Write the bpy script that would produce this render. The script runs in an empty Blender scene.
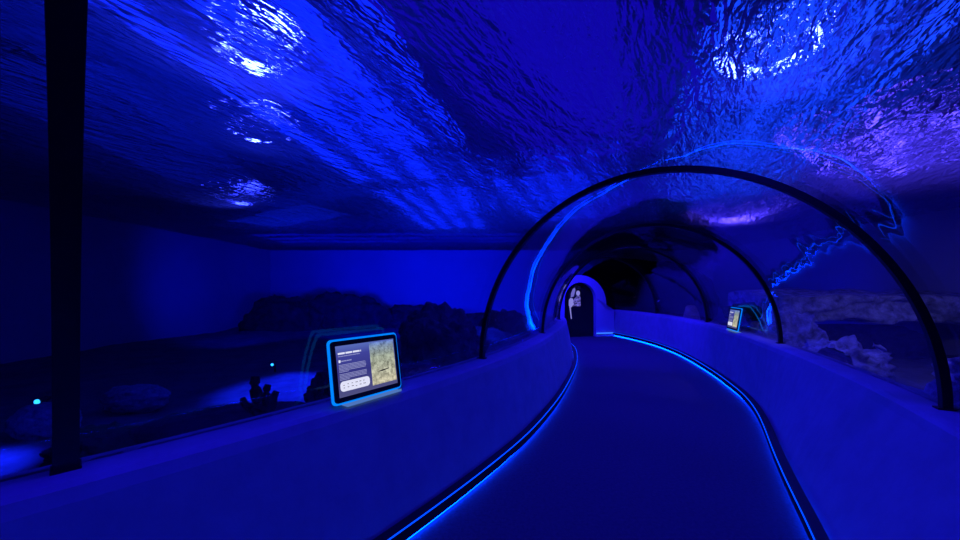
import bpy, bmesh, math, random
from mathutils import Vector, Matrix, noise
R = math.radians
S = bpy.context.scene
COL = S.collection

# ---------------- camera, world, lights, exposure ----------------
cam = bpy.data.cameras.new('camera'); cam.lens = 13.54; cam.sensor_width = 36; cam.clip_start = 0.02
camo = bpy.data.objects.new('camera', cam); COL.objects.link(camo)
camo.location = (0, 0, 1.6); camo.rotation_euler = (R(90), 0, 0); cam.shift_y = 0.0208
S.camera = camo
S.view_settings.view_transform = 'Standard'; S.view_settings.look = 'None'
S.view_settings.exposure = 0; S.view_settings.gamma = 1; S.view_settings.use_curve_mapping = False
S.cycles.use_denoising = True
S.cycles.max_bounces = 8; S.cycles.diffuse_bounces = 3; S.cycles.glossy_bounces = 4
S.cycles.transmission_bounces = 6; S.cycles.transparent_max_bounces = 16
S.cycles.sample_clamp_indirect = 4
w = bpy.data.worlds.new('world'); S.world = w; w.use_nodes = True
w.node_tree.nodes['Background'].inputs[0].default_value = (0.002, 0.006, 1, 1)
w.node_tree.nodes['Background'].inputs[1].default_value = 0.004

def light(name, kind, loc, target, power, color, size=0.1, spot=90, blend=0.6, size_y=None):
    l = bpy.data.lights.new(name, kind); l.energy = power; l.color = color
    if kind == 'SPOT':
        l.spot_size = R(spot); l.spot_blend = blend; l.shadow_soft_size = size
    elif kind == 'AREA':
        l.size = size
        if size_y: l.shape = 'RECTANGLE'; l.size_y = size_y
    else:
        l.shadow_soft_size = size
    o = bpy.data.objects.new(name, l); COL.objects.link(o)
    o.location = loc
    d = Vector(target) - Vector(loc)
    o.rotation_euler = d.to_track_quat('-Z', 'Y').to_euler()
    return o
BLUE = (0.002, 0.016, 1); AZURE = (0.005, 0.05, 1); VIOLET = (0.08, 0.045, 1); DEEP = (0.0, 0.004, 1)
ZS = 3.3                                        # water level
# lamps hung over the water, shining down onto the rippled surface: (x, y, height, aim x, aim y, power, colour, cone)
GLINT = (0.022, 0.036, 1)
OVER = [(-1.98, 3.22, 0.7, -1.7, 2.6, 60, GLINT, 110, 0.09),
        (-2.90, 4.70, 0.7, -2.3, 3.9, 12, GLINT, 100, 0.04),
        (2.62, 3.25, 0.7, 2.4, 2.7, 55, GLINT, 105, 0.09),
        (-5.0, 7.60, 0.5, -5.0, 6.8, 22, GLINT, 120, 0.12),
        (6.60, 9.40, 0.6, 6.4, 9.1, 120, VIOLET, 110, 0.3)]
for (x, y, h, ax, ay, p, c, cone, rad) in OVER:
    light('surface_lamp_light', 'SPOT', (x, y, ZS + h), (ax, ay, ZS), p, c, rad, cone, 1.0)
# light troughs above the water, shaped for streaky glow; crosswise and dim ones added fill: x, y, height, heading, width, length, tubes, power, colour
CROWN = (0.014, 0.003, 1)
TROUGH = [(-1.75, 4.2, 0.9, -8, 1.5, 4.6, 3, 32, BLUE), (-0.9, 9.0, 0.9, -6, 1.8, 4.2, 4, 32, BLUE), (1.7, 7.9, 0.8, -20, 1.5, 3.8, 4, 26, BLUE),
          (3.75, 4.9, 0.8, -24, 1.2, 5.6, 3, 32, AZURE), (6.0, 5.0, 0.8, -60, 1.0, 2.6, 2, 26, VIOLET), (-3.0, 12.8, 0.8, 90, 2.0, 9.0, 3, 26, DEEP),
          (1.0, 4.0, 1.2, -30, 1.9, 4.2, 1, 13, CROWN), (-4.9, 9.2, 0.7, 60, 1.2, 3.4, 1, 6, BLUE), (-4.4, 4.9, 0.9, 10, 1.5, 3.6, 1, 4, BLUE)]
def tubes(wd, n):
    if n == 1: return [0.0], wd
    tw = wd / (n * (3.2 if n == 2 else 1.7))
    return [-wd / 2 + tw / 2 + (wd - tw) * k / (n - 1) for k in range(n)], tw
for (x, y, h, hd, wd, ln, n, p, c) in TROUGH:
    offs, tw = tubes(wd, n); a = R(hd)
    for q in offs:
        o = light('trough_light', 'AREA', (x + q * math.cos(a), y + q * math.sin(a), ZS + h), (x, y, 0), 1.3 * p / n, c, tw, size_y=ln); o.rotation_euler = (0, 0, a)
# submerged spots added to brighten the tank walls as lit blue water
for (x, y, tx, ty, tz, p) in [(-6.0, 8.0, -8.0, 15.5, 2.4, 500), (-3.0, 8.5, -3.5, 15.5, 2.6, 1900), (0.5, 9.0, 0.2, 15.5, 2.6, 1900), (6.8, 9.0, 10.0, 12.0, 2.2, 300)]:
    light('tank_wash_light', 'SPOT', (x, y, 1.2), (tx, ty, tz), p, DEEP, 0.2, 110, 1.0)
# violet fill spots added below the water line to brighten ledges and walls
for (x, y, p) in [(-1.9, -0.4, 90), (-0.8, 1.7, 90), (2.0, 2.2, 100), (1.2, 5.0, 120), (3.5, 4.9, 120), (3.4, 8.6, 330), (3.2, 10.9, 340)]:
    light('tunnel_wash_light', 'SPOT', (x, y, 3.2), (x, y + 0.01, 0), p * 2.0, (0.014, 0.005, 1), 0.15, 150, 1.0)
for (x, y, tx, ty, p, cone, c) in [(-4.0, 2.6, -4.0, 2.65, 1200, 32, 0), (-3.2, 3.45, -3.25, 3.5, 1000, 24, 0), (-2.6, 5.6, -2.7, 5.25, 1100, 56, 0),
                          (5.9, 4.9, 5.85, 4.8, 1300, 20, 0), (0.2, 5.6, -0.1, 6.3, 900, 46, 0), (7.0, 3.6, 7.9, 6.9, 260, 100, 1), (4.6, 4.0, 5.0, 5.4, 90, 100, 1)]:
    light('sand_spot_light', 'SPOT', (x, y, 2.2), (tx, ty, 0.2), p, ((0.004, 0.014, 1), (0.09, 0.085, 0.5))[c], 0.05, cone, 0.7)

# ---------------- helpers ----------------
def tag(o, label=None, cat=None, group=None, kind=None):
    if label: o['label'] = label
    if cat: o['category'] = cat
    if group: o['group'] = group
    if kind: o['kind'] = kind
    return o
def empty(name, loc=(0, 0, 0), rz=0):
    o = bpy.data.objects.new(name, None); COL.objects.link(o); o.location = loc; o.rotation_euler = (0, 0, rz)
    o.empty_display_size = 0.1
    return o
def link(name, bm, m, parent=None, smooth=False):
    me = bpy.data.meshes.new(name); bm.to_mesh(me); bm.free()
    if smooth:
        for p in me.polygons: p.use_smooth = True
    o = bpy.data.objects.new(name, me); COL.objects.link(o)
    if m: me.materials.append(m)
    if parent: o.parent = parent
    return o
def box(bm, lo, hi, mat=None):
    vs = [bm.verts.new((x, y, z)) for x in (lo[0], hi[0]) for y in (lo[1], hi[1]) for z in (lo[2], hi[2])]
    if mat:
        for v in vs: v.co = mat @ v.co
    for f in ((0, 1, 3, 2), (4, 6, 7, 5), (0, 4, 5, 1), (2, 3, 7, 6), (0, 2, 6, 4), (1, 5, 7, 3)):
        bm.faces.new([vs[i] for i in f])
    return vs
def tube(bm, pts, rad, n=8, cap=True):
    rings = []; pts = [Vector(p) for p in pts]
    up = Vector((0, 0, 1))
    for i, p in enumerate(pts):
        t = (pts[min(i + 1, len(pts) - 1)] - pts[max(i - 1, 0)]).normalized()
        a = t.cross(up)
        if a.length < 0.05: a = t.cross(Vector((0, 1, 0)))
        a.normalize(); b = a.cross(t)
        r = rad[i] if hasattr(rad, '__len__') else rad
        rings.append([bm.verts.new(p + a * math.cos(2 * math.pi * k / n) * r + b * math.sin(2 * math.pi * k / n) * r) for k in range(n)])
    for A, B in zip(rings, rings[1:]):
        for k in range(n): bm.faces.new((A[k], A[(k + 1) % n], B[(k + 1) % n], B[k]))
    if cap: bm.faces.new(rings[0][::-1]); bm.faces.new(rings[-1])
def rounded(wd, ht, r, n=6):
    out = []
    for cx, cz, a0 in ((wd / 2 - r, ht / 2 - r, 0), (-wd / 2 + r, ht / 2 - r, 90), (-wd / 2 + r, -ht / 2 + r, 180), (wd / 2 - r, -ht / 2 + r, 270)):
        for k in range(n + 1):
            a = R(a0 + 90 * k / n); out.append((cx + r * math.cos(a), cz + r * math.sin(a)))
    return out
def slab(bm, outline, y0, y1, mat=None):
    """outline in local x,z ; extruded from y0 to y1"""
    M = mat or Matrix()
    A = [bm.verts.new(M @ Vector((x, y0, z))) for x, z in outline]; B = [bm.verts.new(M @ Vector((x, y1, z))) for x, z in outline]
    n = len(A)
    for k in range(n): bm.faces.new((A[k], A[(k + 1) % n], B[(k + 1) % n], B[k]))
    bm.faces.new(A[::-1]); bm.faces.new(B)

# ---------------- materials ----------------
def newmat(name):
    m = bpy.data.materials.new(name); m.use_nodes = True; nt = m.node_tree
    return m, nt, nt.nodes['Principled BSDF'], nt.nodes['Material Output']
def coords(nt, scale=(1, 1, 1), rz=0, obj=True):
    tc = nt.nodes.new('ShaderNodeTexCoord'); mp = nt.nodes.new('ShaderNodeMapping')
    mp.inputs['Scale'].default_value = scale; mp.inputs['Rotation'].default_value = (0, 0, rz)
    nt.links.new(tc.outputs['Object'], mp.inputs[0]); return mp.outputs[0]
def noise_n(nt, vec, scale, detail=4, rough=0.5, dist=0):
    n = nt.nodes.new('ShaderNodeTexNoise'); n.inputs['Scale'].default_value = scale; n.inputs['Detail'].default_value = detail
    n.inputs['Roughness'].default_value = rough; n.inputs['Distortion'].default_value = dist
    nt.links.new(vec, n.inputs['Vector']); return n.outputs[0]
def ramp(nt, fac, stops):
    r = nt.nodes.new('ShaderNodeValToRGB'); cr = r.color_ramp
    while len(cr.elements) < len(stops): cr.elements.new(0.5)
    for e, (p, c) in zip(cr.elements, stops): e.position = p; e.color = (*c, 1)
    nt.links.new(fac, r.inputs[0]); return r.outputs[0]
def bump(nt, fac, strength, dist, bs):
    b = nt.nodes.new('ShaderNodeBump'); b.inputs['Strength'].default_value = strength; b.inputs['Distance'].default_value = dist
    nt.links.new(fac, b.inputs['Height'])
    for s in bs: nt.links.new(b.outputs[0], s.inputs['Normal'])
    return b
def math_n(nt, op, a, b):
    n = nt.nodes.new('ShaderNodeMath'); n.operation = op
    for i, v in enumerate((a, b)):
        if isinstance(v, (int, float)): n.inputs[i].default_value = v
        else: nt.links.new(v, n.inputs[i])
    return n.outputs[0]
def surf(name, c0, c1, scale=6, rough=0.7, bs=0.3, bd=0.01, spec=0.3, metal=0, bscale=None):
    m, nt, p, _ = newmat(name); v = coords(nt)
    f = noise_n(nt, v, scale, 5, 0.6)
    nt.links.new(ramp(nt, f, [(0.3, c0), (0.7, c1)]), p.inputs['Base Color'])
    p.inputs['Roughness'].default_value = rough; p.inputs['Specular IOR Level'].default_value = spec; p.inputs['Metallic'].default_value = metal
    if bs: bump(nt, noise_n(nt, v, bscale or scale * 3, 6, 0.65), bs, bd, [p])
    return m
def emit(name, color, strength, var=None):
    m, nt, p, out = newmat(name); nt.nodes.remove(p)
    e = nt.nodes.new('ShaderNodeEmission'); e.inputs[0].default_value = (*color, 1); e.inputs[1].default_value = strength
    if var:
        f = noise_n(nt, coords(nt), var, 3, 0.7)
        g = ramp(nt, f, [(0.42, (0.03,) * 3), (0.62, (1,) * 3)])
        nt.links.new(math_n(nt, 'MULTIPLY', g, strength), e.inputs[1])
    nt.links.new(e.outputs[0], out.inputs[0]); return m

M = {}
M['floor'] = surf('walkway_carpet', (0.07, 0.07, 0.075), (0.105, 0.105, 0.11), 40, 0.9, 0.4, 0.004, 0.1)
M['plaster'] = surf('painted_plaster', (0.29, 0.29, 0.31), (0.35, 0.35, 0.38), 5, 0.75, 0.25, 0.006, 0.25, bscale=22)
M['portal'] = surf('portal_paint', (0.5, 0.5, 0.55), (0.56, 0.56, 0.6), 4, 0.7, 0.1, 0.004)
M['skirting'] = surf('dark_skirting', (0.01, 0.01, 0.012), (0.015, 0.015, 0.018), 10, 0.5, 0)
M['arch'] = surf('black_steel', (0.006, 0.006, 0.008), (0.012, 0.012, 0.014), 30, 0.45, 0.1, 0.001, 0.3)
M['black'] = surf('black_plastic', (0.004, 0.004, 0.005), (0.006, 0.006, 0.007), 30, 0.5, 0)
M['rock'] = surf('dark_reef_rock', (0.015, 0.015, 0.018), (0.10, 0.10, 0.11), 5, 0.95, 0.9, 0.05, 0.05)
M['rock_dark'] = surf('darker_reef_rock', (0.008, 0.008, 0.01), (0.04, 0.04, 0.045), 5, 0.95, 0.9, 0.05, 0.05)
M['rock_pale'] = surf('pale_reef_rock', (0.12, 0.12, 0.14), (0.75, 0.75, 0.8), 7, 0.9, 1.0, 0.08, 0.1)
M['coral_pale'] = surf('pale_brain_coral', (0.1, 0.18, 0.2), (0.4, 0.6, 0.6), 22, 0.9, 1.0, 0.03, 0.1)
M['coral_green'] = surf('green_coral', (0.01, 0.06, 0.01), (0.03, 0.16, 0.03), 9, 0.9, 0.8, 0.03, 0.1)
M['coral_tan'] = surf('tan_coral', (0.35, 0.3, 0.1), (0.7, 0.6, 0.3), 8, 0.9, 0.8, 0.03, 0.1)
M['coral_dark'] = surf('dark_coral', (0.003, 0.003, 0.004), (0.01, 0.01, 0.01), 20, 0.9, 0.4, 0.01, 0.05)
M['sand'] = surf('sand', (0.08, 0.08, 0.085), (0.15, 0.15, 0.155), 3, 0.95, 0.6, 0.04, 0.05, bscale=9)
M['tank'] = surf('tank_paint', (0.30, 0.30, 0.33), (0.36, 0.36, 0.4), 0.5, 0.9, 0, 0, 0.05)
M['fish'] = surf('silver_fish', (0.5, 0.5, 0.55), (0.8, 0.8, 0.85), 20, 0.4, 0)
M['fish_orange'] = surf('orange_fish', (0.7, 0.3, 0.1), (0.8, 0.4, 0.15), 20, 0.4, 0)

def water_mat():
    m, nt, p, out = newmat('rippled_water'); nt.nodes.remove(p)
    ang = R(57)                       # long axis of the ripples follows the tunnel
    v = coords(nt, (1, 1, 1), -ang)
    sc = nt.nodes.new('ShaderNodeMapping'); sc.inputs['Scale'].default_value = (0.34, 1.12, 1); nt.links.new(v, sc.inputs[0]); v = sc.outputs[0]
    a = noise_n(nt, v, 10.5, 2, 0.55, 0.8); b = noise_n(nt, v, 26, 2, 0.5, 0.3); c = noise_n(nt, v, 1.6, 2, 0.5, 0.4)
    d_ = noise_n(nt, v, 4.2, 2, 0.5, 1.2); a = math_n(nt, 'ADD', a, math_n(nt, 'MULTIPLY', d_, 1.3))
    h = math_n(nt, 'ADD', a, math_n(nt, 'MULTIPLY', b, 0.42)); h = math_n(nt, 'ADD', h, math_n(nt, 'MULTIPLY', c, 1.6))
    tr = nt.nodes.new('ShaderNodeBsdfTranslucent'); tr.inputs[0].default_value = (0.8, 0.8, 0.8, 1)
    rf = nt.nodes.new('ShaderNodeBsdfRefraction'); rf.inputs['IOR'].default_value = 0.8; rf.inputs['Roughness'].default_value = 0.045
    gl = nt.nodes.new('ShaderNodeBsdfGlossy'); gl.inputs['Roughness'].default_value = 0.08
    mx = nt.nodes.new('ShaderNodeMixShader'); mx.inputs[0].default_value = 0.5
    nt.links.new(tr.outputs[0], mx.inputs[1]); nt.links.new(rf.outputs[0], mx.inputs[2])
    mx2 = nt.nodes.new('ShaderNodeMixShader'); mx2.inputs[0].default_value = 0.06
    nt.links.new(mx.outputs[0], mx2.inputs[1]); nt.links.new(gl.outputs[0], mx2.inputs[2])
    bump(nt, h, 1.0, 0.5, [tr, rf, gl])
    nt.links.new(mx2.outputs[0], out.inputs[0]); return m
M['water'] = water_mat()
def acrylic_mat(name='clear_acrylic', ior=1.3, rough=0.004):
    m, nt, p, out = newmat(name); nt.nodes.remove(p)
    t = nt.nodes.new('ShaderNodeBsdfTransparent'); t.inputs[0].default_value = (0.97, 0.98, 1, 1)
    g = nt.nodes.new('ShaderNodeBsdfGlossy'); g.inputs['Roughness'].default_value = rough
    f = nt.nodes.new('ShaderNodeLayerWeight'); f.inputs[0].default_value = 0.5
    fz = math_n(nt, 'ADD', math_n(nt, 'MULTIPLY', math_n(nt, 'POWER', f.outputs['Facing'], 4), 0.85), 0.055)
    v = coords(nt); bump(nt, noise_n(nt, v, 1.2, 2, 0.5), 0.12, 0.05, [g])
    x = nt.nodes.new('ShaderNodeMixShader')
    nt.links.new(fz, x.inputs[0]); nt.links.new(t.outputs[0], x.inputs[1]); nt.links.new(g.outputs[0], x.inputs[2])
    nt.links.new(x.outputs[0], out.inputs[0]); return m
M['acrylic'] = acrylic_mat()
M['led'] = emit('led_blue', (0.0, 0.045, 1), 2.6)
M['led_low'] = emit('led_blue_low', (0.0, 0.028, 1), 34)
M['led_far'] = emit('led_far', (0.04, 0.2, 1), 1.5)

# ---------------- tunnel path ----------------
CTRL = [(-5.2, -3.6), (-3.6, -2.45), (-1.85, -1.03), (-0.44, 0.385), (0.52, 1.6), (1.375, 2.905), (1.98, 4.1), (2.48, 5.3),
        (3.0, 6.75), (3.4, 8.2), (3.62, 9.4), (3.66, 10.6), (3.45, 12.0), (3.0, 13.3), (2.3, 14.6)]
def cr(p0, p1, p2, p3, t):
    return 0.5 * (2 * p1 + (p2 - p0) * t + (2 * p0 - 5 * p1 + 4 * p2 - p3) * t * t + (3 * p1 - p0 - 3 * p2 + p3) * t ** 3)
def centre(u):
    u = max(1.0, min(len(CTRL) - 2.0001, u)); i = int(u); t = u - i
    P = [Vector(CTRL[i + k]) for k in (-1, 0, 1, 2)]
    return cr(*P, t)
def frame(u):
    c = centre(u); d = (centre(u + 0.02) - centre(u - 0.02)).normalized()
    return c, d, Vector((d.y, -d.x))
def at(u, off, z):
    c, d, r = frame(u); q = c + r * off; return Vector((q.x, q.y, z))
def sweep(bm, prof, u0, u1, n, close=True, cap=True):
    rows = []
    for i in range(n + 1):
        u = u0 + (u1 - u0) * i / n
        pr = prof(u) if callable(prof) else prof
        rows.append([bm.verts.new(at(u, o, z)) for o, z in pr])
    k = len(pr)
    for A, B in zip(rows, rows[1:]):
        for j in range(k if close else k - 1):
            bm.faces.new((A[j], A[(j + 1) % k], B[(j + 1) % k], B[j]))
    if close and cap: bm.faces.new(rows[0]); bm.faces.new(rows[-1][::-1])
HW, RX, RZ = 0.9, 1.57, 1.655
U0, U1 = 1.0, 12.12
def foot(s, u):
    if s < 0: return 1.23
    t = max(0.0, min(1.0, (u - 5.0) / 2.4)); t = t * t * (3 - 2 * t)
    return 0.98 + 0.32 * t
def wall_profile(s, u=5):
    b = foot(s, u)
    p = [(b, 0.0), (b + 0.5 * (1.38 - b), 0.42), (1.385, HW - 0.07), (1.405, HW - 0.02), (1.43, HW - 0.004), (1.46, HW), (1.66, HW), (1.70, HW - 0.03), (1.72, -0.3), (1.35, -0.3)]
    return [(s * a, z) for a, z in p]
for s, side in ((-1, 'left'), (1, 'right')):
    bm = bmesh.new(); sweep(bm, lambda u: wall_profile(s, u), U0, 12.3, 110); bmesh.ops.recalc_face_normals(bm, faces=bm.faces)
    o = link('wall_' + side, bm, M['plaster']); tag(o, kind='structure')
    bm = bmesh.new(); sweep(bm, lambda u: [(s * (foot(s, u) + a), z) for a, z in [(0.000, 0.045), (-0.060, 0.045), (-0.068, 0.055), (-0.068, 0.125), (-0.058, 0.135), (0.005, 0.135)]], U0, U1, 110)
    bmesh.ops.recalc_face_normals(bm, faces=bm.faces)
    tag(link('baseboard_' + side, bm, M['skirting']), kind='structure')
    bm = bmesh.new(); sweep(bm, lambda u: [(s * (foot(s, u) + a), z) for a, z in [(-0.068, 0.131), (-0.073, 0.131), (-0.073, 0.137), (-0.068, 0.137)]], U0, U1, 110)
    t = empty('led_strip', at(3, s * 1.26, 0)); tag(t, 'blue light strip glowing along the foot of the %s walkway wall' % side, 'light strip', 'light strips at the foot of the walls')
    up = link('light_line', bm, M['led']); up.parent = t; up.location = -t.location
    bm = bmesh.new(); sweep(bm, lambda u: [(s * (foot(s, u) + a), z) for a, z in [(-0.015, 0.012), (-0.030, 0.012), (-0.030, 0.030), (-0.015, 0.030)]], U0, U1, 110)
    lo = link('glow_line', bm, M['led_low']); lo.parent = t; lo.location = -t.location
# floor
bm = bmesh.new(); sweep(bm, [(-1.5, 0.0), (0, 0.0), (1.5, 0.0), (1.5, -0.2), (-1.5, -0.2)], U0, 12.9, 120)
bmesh.ops.recalc_face_normals(bm, faces=bm.faces); tag(link('floor', bm, M['floor']), kind='structure')

# vault panels between arches
ARCH_U = [1.05, 3.0, 5.0, 7.0, 9.0, 11.0]
def vault_pt(u, a, dr=0.0):
    return at(u, (RX + dr) * math.cos(a), HW + (RZ + dr) * math.sin(a))
for k, (ua, ub) in enumerate(zip(ARCH_U, ARCH_U[1:] + [12.35])):
    bm = bmesh.new(); nu, na = 22, 48
    G = [[[bm.verts.new(vault_pt(ua + (ub - ua) * i / nu, math.pi * j / na, d)) for j in range(na + 1)] for i in range(nu + 1)] for d in (0.02, 0.05)]
    for g, fl in zip(G, (1, -1)):
        for i in range(nu):
            for j in range(na):
                bm.faces.new((g[i][j], g[i + 1][j], g[i + 1][j + 1], g[i][j + 1])[::fl])
    for i in range(nu):
        for j in (0, na): bm.faces.new((G[0][i][j], G[0][i + 1][j], G[1][i + 1][j], G[1][i][j]))
    bmesh.ops.recalc_face_normals(bm, faces=bm.faces)
    tag(link('window_%d' % (k + 1), bm, M['acrylic'], smooth=True), kind='structure')
ALAB = ['black steel arch behind the viewer', 'black upright tunnel arch standing at the left edge of the photo',
        'large black arch spanning the tunnel, nearest one seen whole', 'second whole black arch, just past the first, beside the small information screen',
        'third thin black arch farther down the tunnel', 'farthest thin black arch near the dark doorway']
for k, u in enumerate(ARCH_U):
    if k == 0: continue
    c, d, r = frame(u)
    if k == 1: r = Vector((0.754, -0.657)); d = Vector((0.657, 0.754))
    bm = bmesh.new(); na = 64; rings = []
    ax, r0, r1 = (0.035, -0.045, 0.045) if k == 1 else (0.024, -0.024, 0.018)
    for j in range(na + 1):
        a = math.pi * j / na; ring = []
        for dd, rr in ((-ax, r0), (ax, r0), (ax, r1), (-ax, r1)):
            q = c + r * ((RX + rr) * math.cos(a)) + d * dd
            ring.append(bm.verts.new((q.x - c.x, q.y - c.y, (RZ + rr) * math.sin(a))))
        rings.append(ring)
    for A, B in zip(rings, rings[1:]):
        for j in range(4): bm.faces.new((A[j], A[(j + 1) % 4], B[(j + 1) % 4], B[j]))
    bm.faces.new(rings[0][::-1]); bm.faces.new(rings[-1]); bmesh.ops.recalc_face_normals(bm, faces=bm.faces)
    t = empty('tunnel_arch', (c.x, c.y, HW)); tag(t, ALAB[k], 'arch', 'black tunnel arches')
    link('arch_beam', bm, M['arch'], t)
    for s in (-1, 1):
        bm = bmesh.new()
        T = Matrix(((r.x, d.x, 0, 0), (r.y, d.y, 0, 0), (0, 0, 1, 0), (0, 0, 0, 1)))
        box(bm, (s * RX - 0.045, -ax - 0.006, 0.0), (s * RX + 0.045, ax + 0.006, 0.01), T)
        bmesh.ops.recalc_face_normals(bm, faces=bm.faces)
        link('base_plate', bm, M['arch'], t)

# ---------------- tank shell, seabed, surface ----------------
X0, X1, Y0, Y1 = -9.0, 10.0, -5.0, 15.5
def wallbox(name, lo, hi, m):
    bm = bmesh.new(); box(bm, lo, hi); bmesh.ops.recalc_face_normals(bm, faces=bm.faces); return tag(link(name, bm, m), kind='structure')
wallbox('wall_tank_back', (X0, Y1, -0.4), (X1, Y1 + 0.2, 5.4), M['tank'])
wallbox('wall_tank_left', (X0 - 0.2, Y0, -0.4), (X0, Y1, 5.4), M['tank'])
wallbox('wall_tank_right', (X1, Y0, -0.4), (X1 + 0.2, Y1, 5.4), M['tank'])
wallbox('wall_tank_front', (X0, Y0 - 0.2, -0.4), (X1, Y0, 5.4), M['tank'])
wallbox('ceiling', (X0 - 0.2, Y0 - 0.2, 5.4), (X1 + 0.2, Y1 + 0.2, 5.6), M['black'])
DENSE = [centre(1 + 13.0 * i / 260) for i in range(261)]
def dist_path(x, y):
    return min((p.x - x) ** 2 + (p.y - y) ** 2 for p in DENSE) ** 0.5
bm = bmesh.new(); N = 130; V = {}
def seabed_z(x, y):
    return 0.2 + 0.10 * noise.noise(Vector((x * 0.5, y * 0.5, 3))) + 0.03 * noise.noise(Vector((x * 2, y * 2, 9)))
for i in range(N + 1):
    for j in range(N + 1):
        x = X0 + (X1 - X0) * i / N; y = Y0 + (Y1 - Y0) * j / N
        V[i, j] = bm.verts.new((x, y, seabed_z(x, y)))
for i in range(N):
    for j in range(N):
        f = (V[i, j], V[i + 1, j], V[i + 1, j + 1], V[i, j + 1]); c = (f[0].co + f[2].co) / 2
        if dist_path(c.x, c.y) > 1.6: bm.faces.new(f)
bmesh.ops.delete(bm, geom=[v for v in bm.verts if not v.link_faces], context='VERTS')
tag(link('sand_bed', bm, M['sand'], smooth=True), 'pale sand bed on the floor of the tank', 'sand', kind='structure')
bm = bmesh.new(); N = 200; V = {}
for i in range(N + 1):
    for j in range(N + 1):
        x = X0 + 0.03 + (X1 - X0 - 0.06) * i / N; y = Y0 + 0.03 + (Y1 - Y0 - 0.06) * j / N
        V[i, j] = bm.verts.new((x, y, ZS + 0.035 * noise.noise(Vector((x * 0.9 - y * .3, y * 0.9, 0))) + 0.012 * noise.noise(Vector((x * 3, y * 3, 5)))))
for i in range(N):
    for j in range(N): bm.faces.new((V[i, j], V[i + 1, j], V[i + 1, j + 1], V[i, j + 1]))
tag(link('water_surface', bm, M['water'], smooth=True), 'rippled water surface above the tunnel seen from below', 'water', kind='stuff')
# ---------------- end portal with dark doorway ----------------
pc, pd, pr = frame(12.15)
PM = Matrix(((pr.x, pd.x, 0, pc.x), (pr.y, pd.y, 0, pc.y), (0, 0, 1, 0), (0, 0, 0, 1)))     # local x right, y away, z up
def arc(r, cz, a0, a1, n): return [(r * math.cos(R(a0 + (a1 - a0) * k / n)), cz + r * math.sin(R(a0 + (a1 - a0) * k / n))) for k in range(n + 1)]
DW, DZ = 0.6, 1.26
inner = [(DW, 0.0)] + arc(DW, DZ, 0, 180, 24) + [(-DW, 0.0)]
outer = [(1.32, 0.0)] + [(1.32, 0.9), (1.0, 0.92)] + arc(1.0, 1.1, 4, 176, 20) + [(-1.0, 0.92), (-1.32, 0.9), (-1.32, 0.0)]
outer = outer[:1] + outer[1:]
bm = bmesh.new(); n = len(inner); m_ = len(outer)
assert n == m_, (n, m_)
rows = []
for y in (0.0, 0.16):
    rows.append(([bm.verts.new(PM @ Vector((x, y, z))) for x, z in inner], [bm.verts.new(PM @ Vector((x, y, z))) for x, z in outer]))
for I, O in rows:
    for k in range(n - 1): bm.faces.new((I[k], O[k], O[k + 1], I[k + 1]))
for q in (0, 1):
    for k in range(n - 1): bm.faces.new((rows[0][q][k], rows[0][q][k + 1], rows[1][q][k + 1], rows[1][q][k]))
bmesh.ops.recalc_face_normals(bm, faces=bm.faces)
tag(link('wall_end', bm, M['portal']), kind='structure')
bm = bmesh.new(); slab(bm, [(x * 1.08, z + (0.03 if z > 0.5 else 0)) for x, z in inner], 0.17, 0.22, PM); bmesh.ops.recalc_face_normals(bm, faces=bm.faces)
tag(link('doorway_shade_1', bm, M['black']), kind='structure')  # black sheet put in for the darkness inside the doorway
bm = bmesh.new(); box(bm, (DW + 0.01, -0.02, 0.10), (1.27, -0.002, 0.125), PM); bmesh.ops.recalc_face_normals(bm, faces=bm.faces)
tag(link('led_strip', bm, M['led_far']), 'short light strip running right from the foot of the dark doorway', 'light strip', 'light strips at the foot of the walls')
# lit picture panel inside the doorway
t = empty('picture_panel', PM @ Vector((-0.2, 0.13, 0.0))); tag(t, 'lit lilac picture of a figure in patterned shirt in the dark doorway', 'picture')
def pp(name, outline, y0, y1, m, par):
    bm = bmesh.new(); slab(bm, outline, y0, y1, PM); bmesh.ops.recalc_face_normals(bm, faces=bm.faces)
    bmesh.ops.translate(bm, verts=bm.verts, vec=-t.location); return link(name, bm, m, par)
M['pic_bg'] = emit('picture_ground', (0.02, 0.02, 0.22), 0.35, 6)
M['pic_lilac'] = emit('picture_lilac', (0.2, 0.18, 0.8), 0.7)
M['pic_pale'] = emit('picture_pale', (0.3, 0.28, 0.9), 0.8)
M['pic_pattern'] = emit('picture_pattern', (0.22, 0.18, 1), 1.0, 26)
pp('board', [(-0.42, 0.25), (0.08, 0.25), (0.08, 1.78), (-0.1, 1.80), (-0.28, 1.70), (-0.42, 1.5)], 0.115, 0.13, M['black'], t)
pb = pp('picture', [(-0.36, 1.04), (0.07, 1.04), (0.07, 1.72), (-0.1, 1.76), (-0.26, 1.66), (-0.36, 1.46)], 0.11, 0.114, M['pic_bg'], t)
pp('shirt', [(-0.22, 1.045), (0.065, 1.045), (0.065, 1.36), (-0.02, 1.41), (-0.1, 1.36), (-0.2, 1.28)], 0.106, 0.109, M['pic_pattern'], t)
pp('head', [(-0.03 + 0.075 * math.cos(k * 0.524), 1.49 + 0.09 * math.sin(k * 0.524)) for k in range(12)], 0.105, 0.109, M['pic_pale'], t)
pp('hair', [(-0.31, 1.34), (-0.2, 1.38), (-0.13, 1.6), (-0.16, 1.68), (-0.24, 1.62), (-0.3, 1.48)], 0.106, 0.109, M['pic_lilac'], t)
pp('arm', [(-0.38, 1.06), (-0.3, 1.0), (-0.2, 1.1), (-0.22, 1.3), (-0.32, 1.33), (-0.38, 1.26)], 0.105, 0.109, M['pic_pale'], t)
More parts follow.
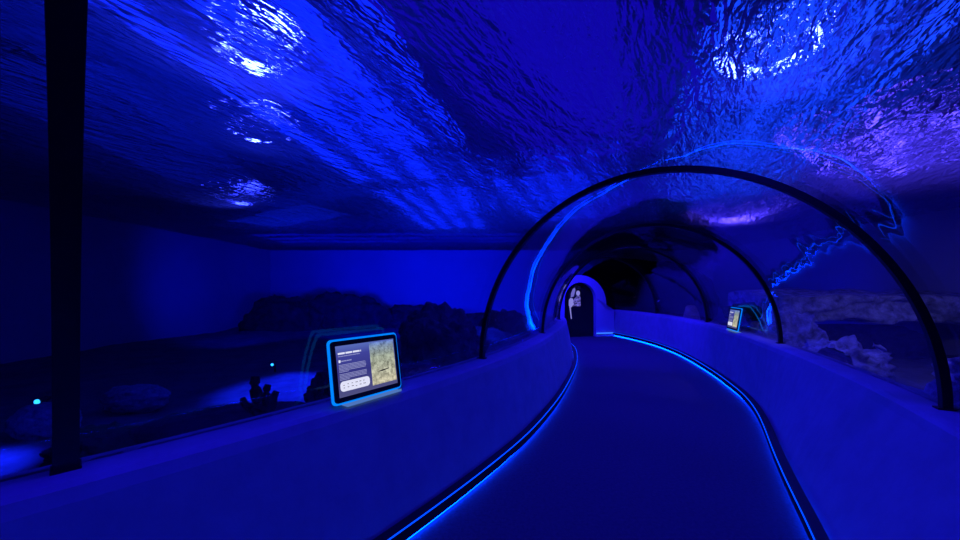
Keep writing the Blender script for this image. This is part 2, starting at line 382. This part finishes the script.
pp('arch_reflection', [(-0.30, 0.62), (-0.27, 0.62), (-0.31, 1.02), (-0.36, 1.04)], 0.105, 0.11, M['pic_pale'], t)  # glowing line drawn in for the reflected edge of the arch

# ---------------- information screens ----------------
M['rim'] = emit('lit_acrylic_rim', (0.0, 0.22, 1), 1.1)
M['rim_white'] = emit('lit_acrylic_edge', (0.15, 0.35, 1), 0.5)
M['edge'] = emit('faint_acrylic_edge', (0.16, 0.18, 0.85), 0.9, 60)
M['white'] = emit('screen_white', (0.75, 0.76, 0.95), 1.0)
M['text'] = emit('screen_text', (0.3, 0.31, 0.62), 0.9)
M['ink'] = emit('screen_ink', (0.22, 0.2, 0.3), 0.6)
def screen_mat():
    m, nt, p, out = newmat('screen_background'); nt.nodes.remove(p)
    tc = nt.nodes.new('ShaderNodeTexCoord'); sp = nt.nodes.new('ShaderNodeSeparateXYZ'); nt.links.new(tc.outputs['Generated'], sp.inputs[0])
    e = nt.nodes.new('ShaderNodeEmission')
    c = ramp(nt, sp.outputs['Z'], [(0.0, (0.08, 0.08, 0.22)), (0.45, (0.035, 0.035, 0.22)), (0.8, (0.05, 0.055, 0.32)), (1.0, (0.10, 0.15, 0.5))])
    nt.links.new(c, e.inputs[0]); e.inputs[1].default_value = 1.0
    nt.links.new(e.outputs[0], out.inputs[0]); return m
M['screen'] = screen_mat()
def photo_mat():
    m, nt, p, out = newmat('screen_photo_sand'); nt.nodes.remove(p)
    tc = nt.nodes.new('ShaderNodeTexCoord'); sp = nt.nodes.new('ShaderNodeSeparateXYZ'); nt.links.new(tc.outputs['Generated'], sp.inputs[0])
    e = nt.nodes.new('ShaderNodeEmission')
    c = ramp(nt, sp.outputs['Z'], [(0.0, (0.50, 0.46, 0.32)), (0.3, (0.40, 0.40, 0.30)), (0.65, (0.30, 0.34, 0.27)), (0.9, (0.18, 0.24, 0.34)), (1.0, (0.12, 0.2, 0.5))])
    n = noise_n(nt, coords(nt), 34, 6, 0.75); g = ramp(nt, n, [(0.36, (0.4,) * 3), (0.6, (1.4,) * 3)])
    mx = nt.nodes.new('ShaderNodeMix'); mx.data_type = 'RGBA'; mx.blend_type = 'MULTIPLY'; mx.inputs['Factor'].default_value = 1
    nt.links.new(c, mx.inputs[6]); nt.links.new(g, mx.inputs[7])
    nt.links.new(mx.outputs[2], e.inputs[0]); e.inputs[1].default_value = 1.1
    nt.links.new(e.outputs[0], out.inputs[0]); return m
M['photo'] = photo_mat()
def kiosk(u, s, label, W=0.515, H=0.378, off=1.445, tilt=9):
    c, d, r = frame(u); q = c + r * (s * off)
    X = d * (-s); Y = r * s                     # local x along the wall, local y towards the glass
    t = empty('information_screen', (q.x, q.y, HW)); tag(t, label, 'information screen', 'information screens on the wall ledges')
    t.rotation_euler = (0, 0, math.atan2(X.y, X.x))
    T = Matrix.Translation((0, 0, H / 2 + 0.018)) @ Matrix.Rotation(R(-tilt), 4, 'X')
    def part(name, outline, y0, y1, m, par=t):
        bm = bmesh.new(); slab(bm, outline, y0, y1, T); bmesh.ops.recalc_face_normals(bm, faces=bm.faces); return link(name, bm, m, par)
    def rect(x0, z0, x1, z1): return [(x1, z1), (x0, z1), (x0, z0), (x1, z0)]
    part('lit_rim', rounded(W + 0.012, H + 0.012, 0.028), 0.004, 0.016, M['rim'])
    part('housing', rounded(W - 0.012, H - 0.012, 0.022), -0.006, 0.010, M['black'])
    part('back_cover', rounded(W - 0.014, H - 0.014, 0.02), 0.0165, 0.022, M['black'])
    sw, sh = W - 0.07, H - 0.072
    sc = part('screen', rect(-sw / 2, -sh / 2, sw / 2, sh / 2), -0.008, -0.0055, M['screen'])
    L = -sw / 2; Tp = sh / 2
    part('photo', rect(0.018, -sh / 2 + 0.024, sw / 2 - 0.006, sh / 2 - 0.008), -0.0095, -0.0078, M['photo'], sc)
    bm = bmesh.new(); slab(bm, [(0.06, -0.048), (0.10, -0.041), (0.16, -0.037), (0.158, -0.042), (0.10, -0.050)], -0.0105, -0.0093, T)
    bmesh.ops.recalc_face_normals(bm, faces=bm.faces); link('photo_animal', bm, M['black'], sc)
    part('info_box', rounded(0.205, 0.056, 0.02)[:14] + [(-0.1025, -0.028), (0.1025, -0.028)] if False else [(x + L + 0.115, z - sh / 2 + 0.062) for x, z in rounded(0.21, 0.06, 0.022)], -0.0095, -0.0078, M['white'], sc)
    rnd = random.Random(4)
    def words(name, x0, x1, z, h, m, wmin=0.008, wmax=0.02, gap=0.003):
        bm = bmesh.new(); x = x0
        while x < x1:
            w_ = min(rnd.uniform(wmin, wmax), x1 - x)
            if w_ > 0.002: slab(bm, rect(x, z, x + w_, z + h), -0.0098, -0.0078, T)
            x += w_ + gap
        bmesh.ops.recalc_face_normals(bm, faces=bm.faces); return link(name, bm, m, sc)
    words('title_line', L + 0.012, L + 0.175, Tp - 0.052, 0.011, M['white'], 0.045, 0.052, 0.006)
    words('subtitle_line', L + 0.012, L + 0.165, Tp - 0.066, 0.005, M['text'], 0.012, 0.03)
    part('bullet', rounded(0.012, 0.016, 0.004) if False else [(x + L + 0.019, z + Tp - 0.093) for x, z in rounded(0.013, 0.017, 0.005)], -0.0098, -0.0078, M['white'], sc)
    words('caption_line', L + 0.03, L + 0.105, Tp - 0.097, 0.007, M['text'], 0.012, 0.03)
    z = Tp - 0.118
    for k in range(11):
        if k == 6: z -= 0.006; 
        words('text_line', L + 0.012, L + (0.205 if k not in (5, 10) else rnd.uniform(0.07, 0.12)) - rnd.uniform(0, 0.008), z, 0.0042, M['text'], 0.006, 0.018, 0.002); z -= 0.0082
    for k in range(2):
        bm = bmesh.new()
        for q_ in range(6):
            x = L + 0.03 + q_ * 0.028; zz = -sh / 2 + 0.05 + k * 0.018 + rnd.uniform(-.003, .003)
            slab(bm, rect(x, zz, x + rnd.uniform(0.008, 0.018), zz + 0.004), -0.0105, -0.0093, T)
        bmesh.ops.recalc_face_normals(bm, faces=bm.faces); link('icon_row', bm, M['ink'], sc)
    bm = bmesh.new(); box(bm, (-W * 0.36, -0.055, 0.0), (W * 0.46, 0.03, 0.008)); box(bm, (-W * 0.36, -0.055, 0.008), (W * 0.46, -0.05, 0.016))
    bmesh.ops.recalc_face_normals(bm, faces=bm.faces); link('foot_plate', bm, M['rim_white'], t)
    return t, T
KU_L, KU_R = 3.83, 8.0
kiosk(3.915, -1, 'large lit information screen with text and sandy photo on left ledge')
kiosk(7.9, 1, 'small far information screen leaning on the right-hand wall ledge')

# droplets clinging to the crown of the acrylic
bm = bmesh.new(); rnd = random.Random(8)
for k in range(420):
    u = rnd.uniform(3.1, 6.9); core = rnd.random() < 0.55
    a = math.pi / 2 + (rnd.gauss(0, 0.035) if core else rnd.gauss(0, 0.45)) 
    rr = rnd.uniform(0.0015, 0.004 if core else 0.0028)
    bmesh.ops.create_icosphere(bm, subdivisions=1, radius=rr, matrix=Matrix.Translation(vault_pt(u, a, 0.0185)))
tag(link('droplets', bm, surf('droplet', (0.6, 0.6, 0.7), (0.9, 0.9, 0.95), 3, 0.3, 0), smooth=True), 'fine pale droplets scattered along the crown of the acrylic vault', 'droplets', kind='stuff')
# ---------------- reef ----------------
def rock(name, loc, sc, m, seed, label, cat, group=None, amp=0.35, freq=1.6, sub=4, flat=None, par=None, rot=0):
    bm = bmesh.new(); bmesh.ops.create_icosphere(bm, subdivisions=sub, radius=1)
    off = Vector((seed * 7.3, seed * 3.1, seed * 1.7))
    for v in bm.verts:
        p = v.co.copy(); f = 1 + amp * noise.noise(p * freq + off) + amp * 0.5 * noise.noise(p * freq * 2.7 + off) + amp * 0.22 * noise.noise(p * freq * 6 + off)
        v.co = p * f
        if flat is not None and v.co.z > flat: v.co.z = flat + (v.co.z - flat) * 0.2
        v.co = Vector((v.co.x * sc[0], v.co.y * sc[1], v.co.z * sc[2]))
    o = link(name, bm, m, par, smooth=True); o.location = loc; o.rotation_euler = (0, 0, rot)
    if label: tag(o, label, cat, group)
    return o
G = 'dark reef rocks on the left sand'
rock('reef_rock', (-2.2, 3.2, 0.36), (0.72, 0.32, 0.30), M['rock_dark'], 1, 'long flat-topped dark rock beneath the finger-shaped coral', 'rock', None, 0.2, 1.6, 4, 0.5, rot=0.35)
rock('reef_rock', (-2.05, 1.75, 0.22), (0.42, 0.3, 0.3), M['rock_dark'], 2, 'dark rock low behind left wall beside the black upright', 'rock', None, 0.25, rot=0.5)
rock('reef_rock', (-1.45, 4.05, 0.42), (0.45, 0.35, 0.42), M['rock'], 3, 'squarish dark rock behind the large lit information screen', 'rock', None, 0.25, 1.8, 4, 0.7)
rock('reef_rock', (-0.55, 5.3, 0.75), (0.55, 0.42, 0.62), M['rock'], 4, 'tall dark boulder between lit screen and nearest whole arch', 'rock', None, 0.32, 1.9, 5)
rock('reef_rock', (-0.95, 5.6, 0.95), (0.25, 0.22, 0.3), M['rock'], 5, 'small knobbly rock attached left of the tall dark boulder', 'rock', None, 0.4, 1.9, 4)
rock('reef_rock', (-0.75, 4.15, 0.55), (0.42, 0.22, 0.22), M['rock'], 6, 'pale-edged low rock in front of the tall dark boulder', 'rock', None, 0.3, 2.1, 4)
rock('reef_rock', (-1.35, 3.75, 0.36), (0.35, 0.2, 0.32), M['rock_dark'], 7, 'low dark rock just right of the large lit screen', 'rock', None, 0.3, 2.1, 4)
rock('reef_rock', (0.2, 6.35, 0.5), (0.5, 0.35, 0.45), M['rock_dark'], 8, 'dark rock seen through glass between the first two whole arches, left side', 'rock', None, 0.3, 2.0, 4)
rock('reef_rock', (0.55, 8.1, 0.55), (0.55, 0.4, 0.6), M['rock_dark'], 9, 'distant dark rock beyond the left ledge near the doorway', 'rock', None, 0.3, 2.0, 4)
rock('brain_coral', (-4.0, 4.2, 0.34), (0.36, 0.2, 0.17), M['coral_pale'], 11, 'pale round brain coral behind patch of bright sand', 'coral', None, 0.12, 3, 5, 0.8)
rock('brain_coral', (-4.15, 3.45, 0.34), (0.26, 0.2, 0.2), M['coral_pale'], 12, 'pale round coral half hidden behind the black upright', 'coral', None, 0.12, 3, 5, 0.8)
rock('leafy_coral', (-3.05, 2.9, 0.30), (0.36, 0.24, 0.20), M['coral_green'], 13, 'dark green mound of coral right of the black upright', 'coral', None, 0.3, 3, 5)
rock('reef_rock', (-2.55, 2.42, 0.16), (0.55, 0.2, 0.26), M['rock_dark'], 14, 'dark rock below the green coral mound behind the ledge', 'rock', None, 0.2, 2, 4, rot=0.75)
# finger coral
t = empty('finger_coral', (-1.92, 3.14, 0.50)); tag(t, 'dark coral with stubby upright fingers beside the lit screen', 'coral')
for dx, dz, h, r_, lean in ((-0.015, 0.02, 0.33, 0.044, -0.015), (0.045, 0.02, 0.26, 0.034, 0.035), (0.07, 0.02, 0.20, 0.034, 0.085), (-0.05, 0.0, 0.16, 0.03, -0.09), (0.01, 0, 0.09, 0.06, 0.01)):
    bm = bmesh.new(); pts = [(dx + lean * k / 6, 0.02 * math.sin(k), dz + h * k / 6) for k in range(7)]
    tube(bm, pts, [r_ * 0.98 * (1.25 - 0.3 * k / 6 + 0.06 * math.sin(k * 2.3)) for k in range(6)] + [r_ * 0.75], 10)
    link('coral_finger', bm, M['coral_dark'], t, smooth=True)
# right side
def terrace():
    bm = bmesh.new(); nx, ny = 120, 22; V = {}
    for i in range(nx + 1):
        for j in range(ny + 1):
            x = 5.6 + 4.3 * i / nx; k = j / ny
            if k < 0.5: y = 6.6 - 0.02 * (x - 5.6) + 0.35 * (0.5 - k); z = 1.05 + 0.42 * (k / 0.5)
            else: y = 6.6 + 1.6 * (k - 0.5) / 0.5; z = 1.47 + 0.12 * (k - 0.5) / 0.5
            n_ = noise.noise(Vector((x * 1.4, y * 2.5, z * 5))) * 0.16 + noise.noise(Vector((x * 4, y * 5, z * 12))) * 0.06
            V[i, j] = bm.verts.new((x, y + n_, z + n_ * 0.6 - 0.12 * max(0, (x - 8.2)) * (k < 0.5)))
    for i in range(nx):
        for j in range(ny): bm.faces.new((V[i, j], V[i + 1, j], V[i + 1, j + 1], V[i, j + 1]))
    ext = [V[i, 0] for i in range(nx + 1)]
    back = [bm.verts.new((v.co.x, 8.2, 0.95)) for v in ext]
    for i in range(nx):
        bm.faces.new((ext[i + 1], ext[i], back[i], back[i + 1])); bm.faces.new((back[i + 1], back[i], V[i, ny], V[i + 1, ny]))
    for i in (0, nx): bm.faces.new([V[i, j] for j in range(ny + 1)] + [back[i]])
    bmesh.ops.recalc_face_normals(bm, faces=bm.faces)
    return tag(link('rock_shelf', bm, M['rock_pale'], smooth=True), 'long pale layered rock shelf at right edge beyond the glass', 'rock')
terrace()
rock('reef_rock', (7.6, 7.6, 0.42), (1.9, 0.5, 0.5), M['rock_dark'], 21, 'large dark rock base under the long pale rock shelf', 'rock', None, 0.2, 2, 5, 0.85)
rock('reef_rock', (5.1, 6.0, 0.75), (0.42, 0.35, 0.55), M['rock_pale'], 22, 'rugged pale boulder left of the long rock shelf', 'rock', None, 0.4, 2.4, 5)
rock('reef_rock', (4.95, 5.0, 0.45), (0.55, 0.4, 0.42), M['rock_pale'], 23, 'rugged pale boulder low behind right ledge, left of sand patch', 'rock', None, 0.4, 2.4, 5)
rock('reef_rock', (4.3, 3.35, 0.35), (0.3, 0.3, 0.32), M['rock_pale'], 24, 'pale streaked rock at the right edge below the long shelf', 'rock', None, 0.4, 2.4, 5)
rock('reef_rock', (5.2, 3.7, 0.65), (0.35, 0.3, 0.3), M['rock_pale'], 25, 'upper pale streaked rock at the right edge just under the shelf', 'rock', None, 0.4, 2.4, 5)
rock('reef_rock', (4.42, 4.55, 0.6), (0.2, 0.2, 0.25), M['coral_dark'], 26, 'black lump standing right behind the right ledge', 'rock', None, 0.3, 2.4, 4)
rock('tan_coral', (5.68, 9.7, 0.7), (0.22, 0.2, 0.5), M['coral_tan'], 27, 'tan upright coral left of the small far screen', 'coral', None, 0.15, 2, 4)
rock('tan_coral', (5.55, 6.95, 0.85), (0.32, 0.2, 0.2), M['coral_tan'], 28, 'tan blocky coral right of the small far screen', 'coral', None, 0.15, 2, 4, 0.6)
rock('leafy_coral', (5.5, 7.4, 1.15), (0.45, 0.25, 0.18), M['coral_green'], 29, 'dim green coral above tan blocky coral, right of the far screen', 'coral', None, 0.25, 2.6, 4)
for x, y, sx, sz, sd, lb in [(-6.9, 12.6, 1.4, 1.1, 41, 'dark reef ridge at far left below the dim water'), (-5.0, 13.2, 1.8, 1.15, 42, 'dark far reef ridge above the pale brain coral'),
                         (-2.4, 13.4, 1.7, 0.75, 43, 'dark far reef ridge seen left of the lit screen'), (0.6, 13.6, 1.5, 0.5, 44, 'dark far reef ridge seen left of the nearest whole arch')]:
    rock('reef_rock', (x, y, 0.25), (sx, 0.6, sz), M['rock_dark'], sd, lb, 'rock', None, 0.25, 2.4, 5)
rock('reef_rock', (6.4, 14.2, 1.25), (2.9, 0.9, 1.6), M['coral_dark'], 31, 'great added black mass standing for unlit water beyond the tunnel end', 'rock', None, 0.12, 1.4, 5)  # added black backdrop in place of dark water with no light
def fish(loc, L, m, label, rz, dz=0.0):
    t = empty('fish', loc, rz); tag(t, label, 'fish'); t.rotation_euler = (0, dz, rz)
    bm = bmesh.new(); n = 12; rings = []
    for i in range(n + 1):
        k = i / n; h = 0.12 * L * math.sin(math.pi * min(1, k * 0.94 + 0.03)) ** 0.7 + 0.008 * L
        rings.append([bm.verts.new((L * (k - 0.5), 0.45 * h * math.cos(a * math.pi / 5), h * math.sin(a * math.pi / 5))) for a in range(10)])
    for A, B in zip(rings, rings[1:]):
        for k in range(10): bm.faces.new((A[k], A[(k + 1) % 10], B[(k + 1) % 10], B[k]))
    bm.faces.new(rings[0][::-1]); bm.faces.new(rings[-1]); bmesh.ops.recalc_face_normals(bm, faces=bm.faces)
    link('body', bm, m, t, smooth=True)
    bm = bmesh.new(); slab(bm, [(-0.46 * L, 0.01 * L), (-0.62 * L, 0.12 * L), (-0.58 * L, 0), (-0.62 * L, -0.12 * L), (-0.46 * L, -0.01 * L)], -0.004 * L, 0.004 * L)
    bmesh.ops.recalc_face_normals(bm, faces=bm.faces); link('tail_fin', bm, m, t)
    bm = bmesh.new(); slab(bm, [(0.15 * L, 0.1 * L), (-0.05 * L, 0.18 * L), (-0.2 * L, 0.16 * L), (-0.18 * L, 0.08 * L)], -0.004 * L, 0.004 * L)
    bmesh.ops.recalc_face_normals(bm, faces=bm.faces); link('dorsal_fin', bm, m, t)
fish((4.55, 4.1, 0.94), 0.2, M['fish'], 'slender pale fish below the rock shelf at right', 0.2, 0.35)
fish((4.4, 8.9, 1.33), 0.1, M['fish'], 'tiny pale fish above far wall, left of small screen', 0.5, -0.4)
fish((5.4, 12.6, 1.35), 0.12, M['fish_orange'], 'tiny orange fish in the darkness right of doorway', 0.2)

# ---------------- lamps ----------------
M['lens'] = emit('lamp_lens', (0.1, 0.3, 1), 6)
M['lens_small'] = emit('small_lens', (0.02, 0.35, 1), 3)
SL = ['nearest left', 'second left', 'nearest right', 'far left', 'violet far right']
for (x, y, h, ax, ay, p, c, cone, rad), nm in zip(OVER, SL):
    t = empty('hanging_lamp', (x, y, ZS + h)); tag(t, 'blue lamp hung over the water surface, %s' % nm, 'lamp', 'lamps over the water')
    dvec = (Vector((ax, ay, ZS)) - Vector((x, y, ZS + h))).normalized(); rot = dvec.to_track_quat('-Z', 'Y').to_matrix().to_4x4()
    bm = bmesh.new(); n = 16
    prof = [(0.03, 0.34), (0.07, 0.33), (0.09, 0.2), (0.13, 0.13), (0.13, 0.12), (0.1, 0.12)]
    rings = [[bm.verts.new(rot @ Vector((r_ * math.cos(2 * math.pi * k / n), r_ * math.sin(2 * math.pi * k / n), z))) for k in range(n)] for r_, z in prof]
    for A, B in zip(rings, rings[1:]):
        for k in range(n): bm.faces.new((A[k], A[(k + 1) % n], B[(k + 1) % n], B[k]))
    bm.faces.new(rings[0]); bm.faces.new(rings[-1]); link('lamp_housing', bm, M['black'], t)
    bm = bmesh.new(); tp = rot @ Vector((0, 0, 0.33)); tube(bm, [tp, (tp.x, tp.y, 5.4 - ZS - h)], 0.012, 6); link('cable', bm, M['black'], t)
TL = ['along the left of the tunnel, nearest', 'left and farther off', 'straight over the tunnel', 'along the right of the tunnel', 'short violet-lit, at far right', 'added fill, lying crosswise at the far end', 'dim added fill, above the tunnel crown', 'dim added fill, far left', 'dim added fill, near left']
for (x, y, h, hd, wd, ln, n, p, c), nm in zip(TROUGH, TL):
    t = empty('light_trough', (x, y, ZS + h), R(hd)); tag(t, 'long light trough hung over the water, %s' % nm, 'light trough', 'light troughs over the water')
    bm = bmesh.new(); a, b = wd / 2 + 0.03, ln / 2 + 0.03
    V_ = [[bm.verts.new((sx * k, sy * l, z)) for sx, sy in ((-1, -1), (1, -1), (1, 1), (-1, 1))] for k, l, z in ((a, b, -0.03), (a, b, 0.02), (a * 0.7, b * 0.95, 0.12))]
    for A, B in zip(V_, V_[1:]):
        for k in range(4): bm.faces.new((A[k], A[(k + 1) % 4], B[(k + 1) % 4], B[k]))
    bm.faces.new(V_[-1]); link('trough_hood', bm, M['black'], t)
    for sy in (-0.8, 0.8):
        bm = bmesh.new(); tube(bm, [(0, sy * ln / 2, 0.12), (0, sy * ln / 2, 5.4 - ZS - h)], 0.012, 6); link('cable', bm, M['black'], t)
def small_lamp(loc, label, r_=0.03):
    t = empty('underwater_lamp', loc); tag(t, label, 'lamp', 'small underwater lamps')
    bm = bmesh.new(); tube(bm, [(0, 0.12, 0.02), (0, 0.02, 0.0), (0, 0.0, 0.0)], [r_ * 0.8, r_ * 1.2, r_ * 1.25], 12); link('lamp_body', bm, M['black'], t)
    bm = bmesh.new(); tube(bm, [(0, -0.002, 0), (0, -0.012, 0)], r_, 12); link('lens', bm, M['lens_small'], t)
    bm = bmesh.new(); tube(bm, [(0, 0.08, 0.01), (0, 0.08, -(loc[2] - 0.15))], 0.012, 6); link('stake', bm, M['black'], t)
small_lamp((-4.9, 4.0, 0.36), 'small cyan underwater lamp shining at the far left')
small_lamp((-3.45, 6.0, 0.36), 'tiny blue underwater lamp above the finger coral', 0.022)
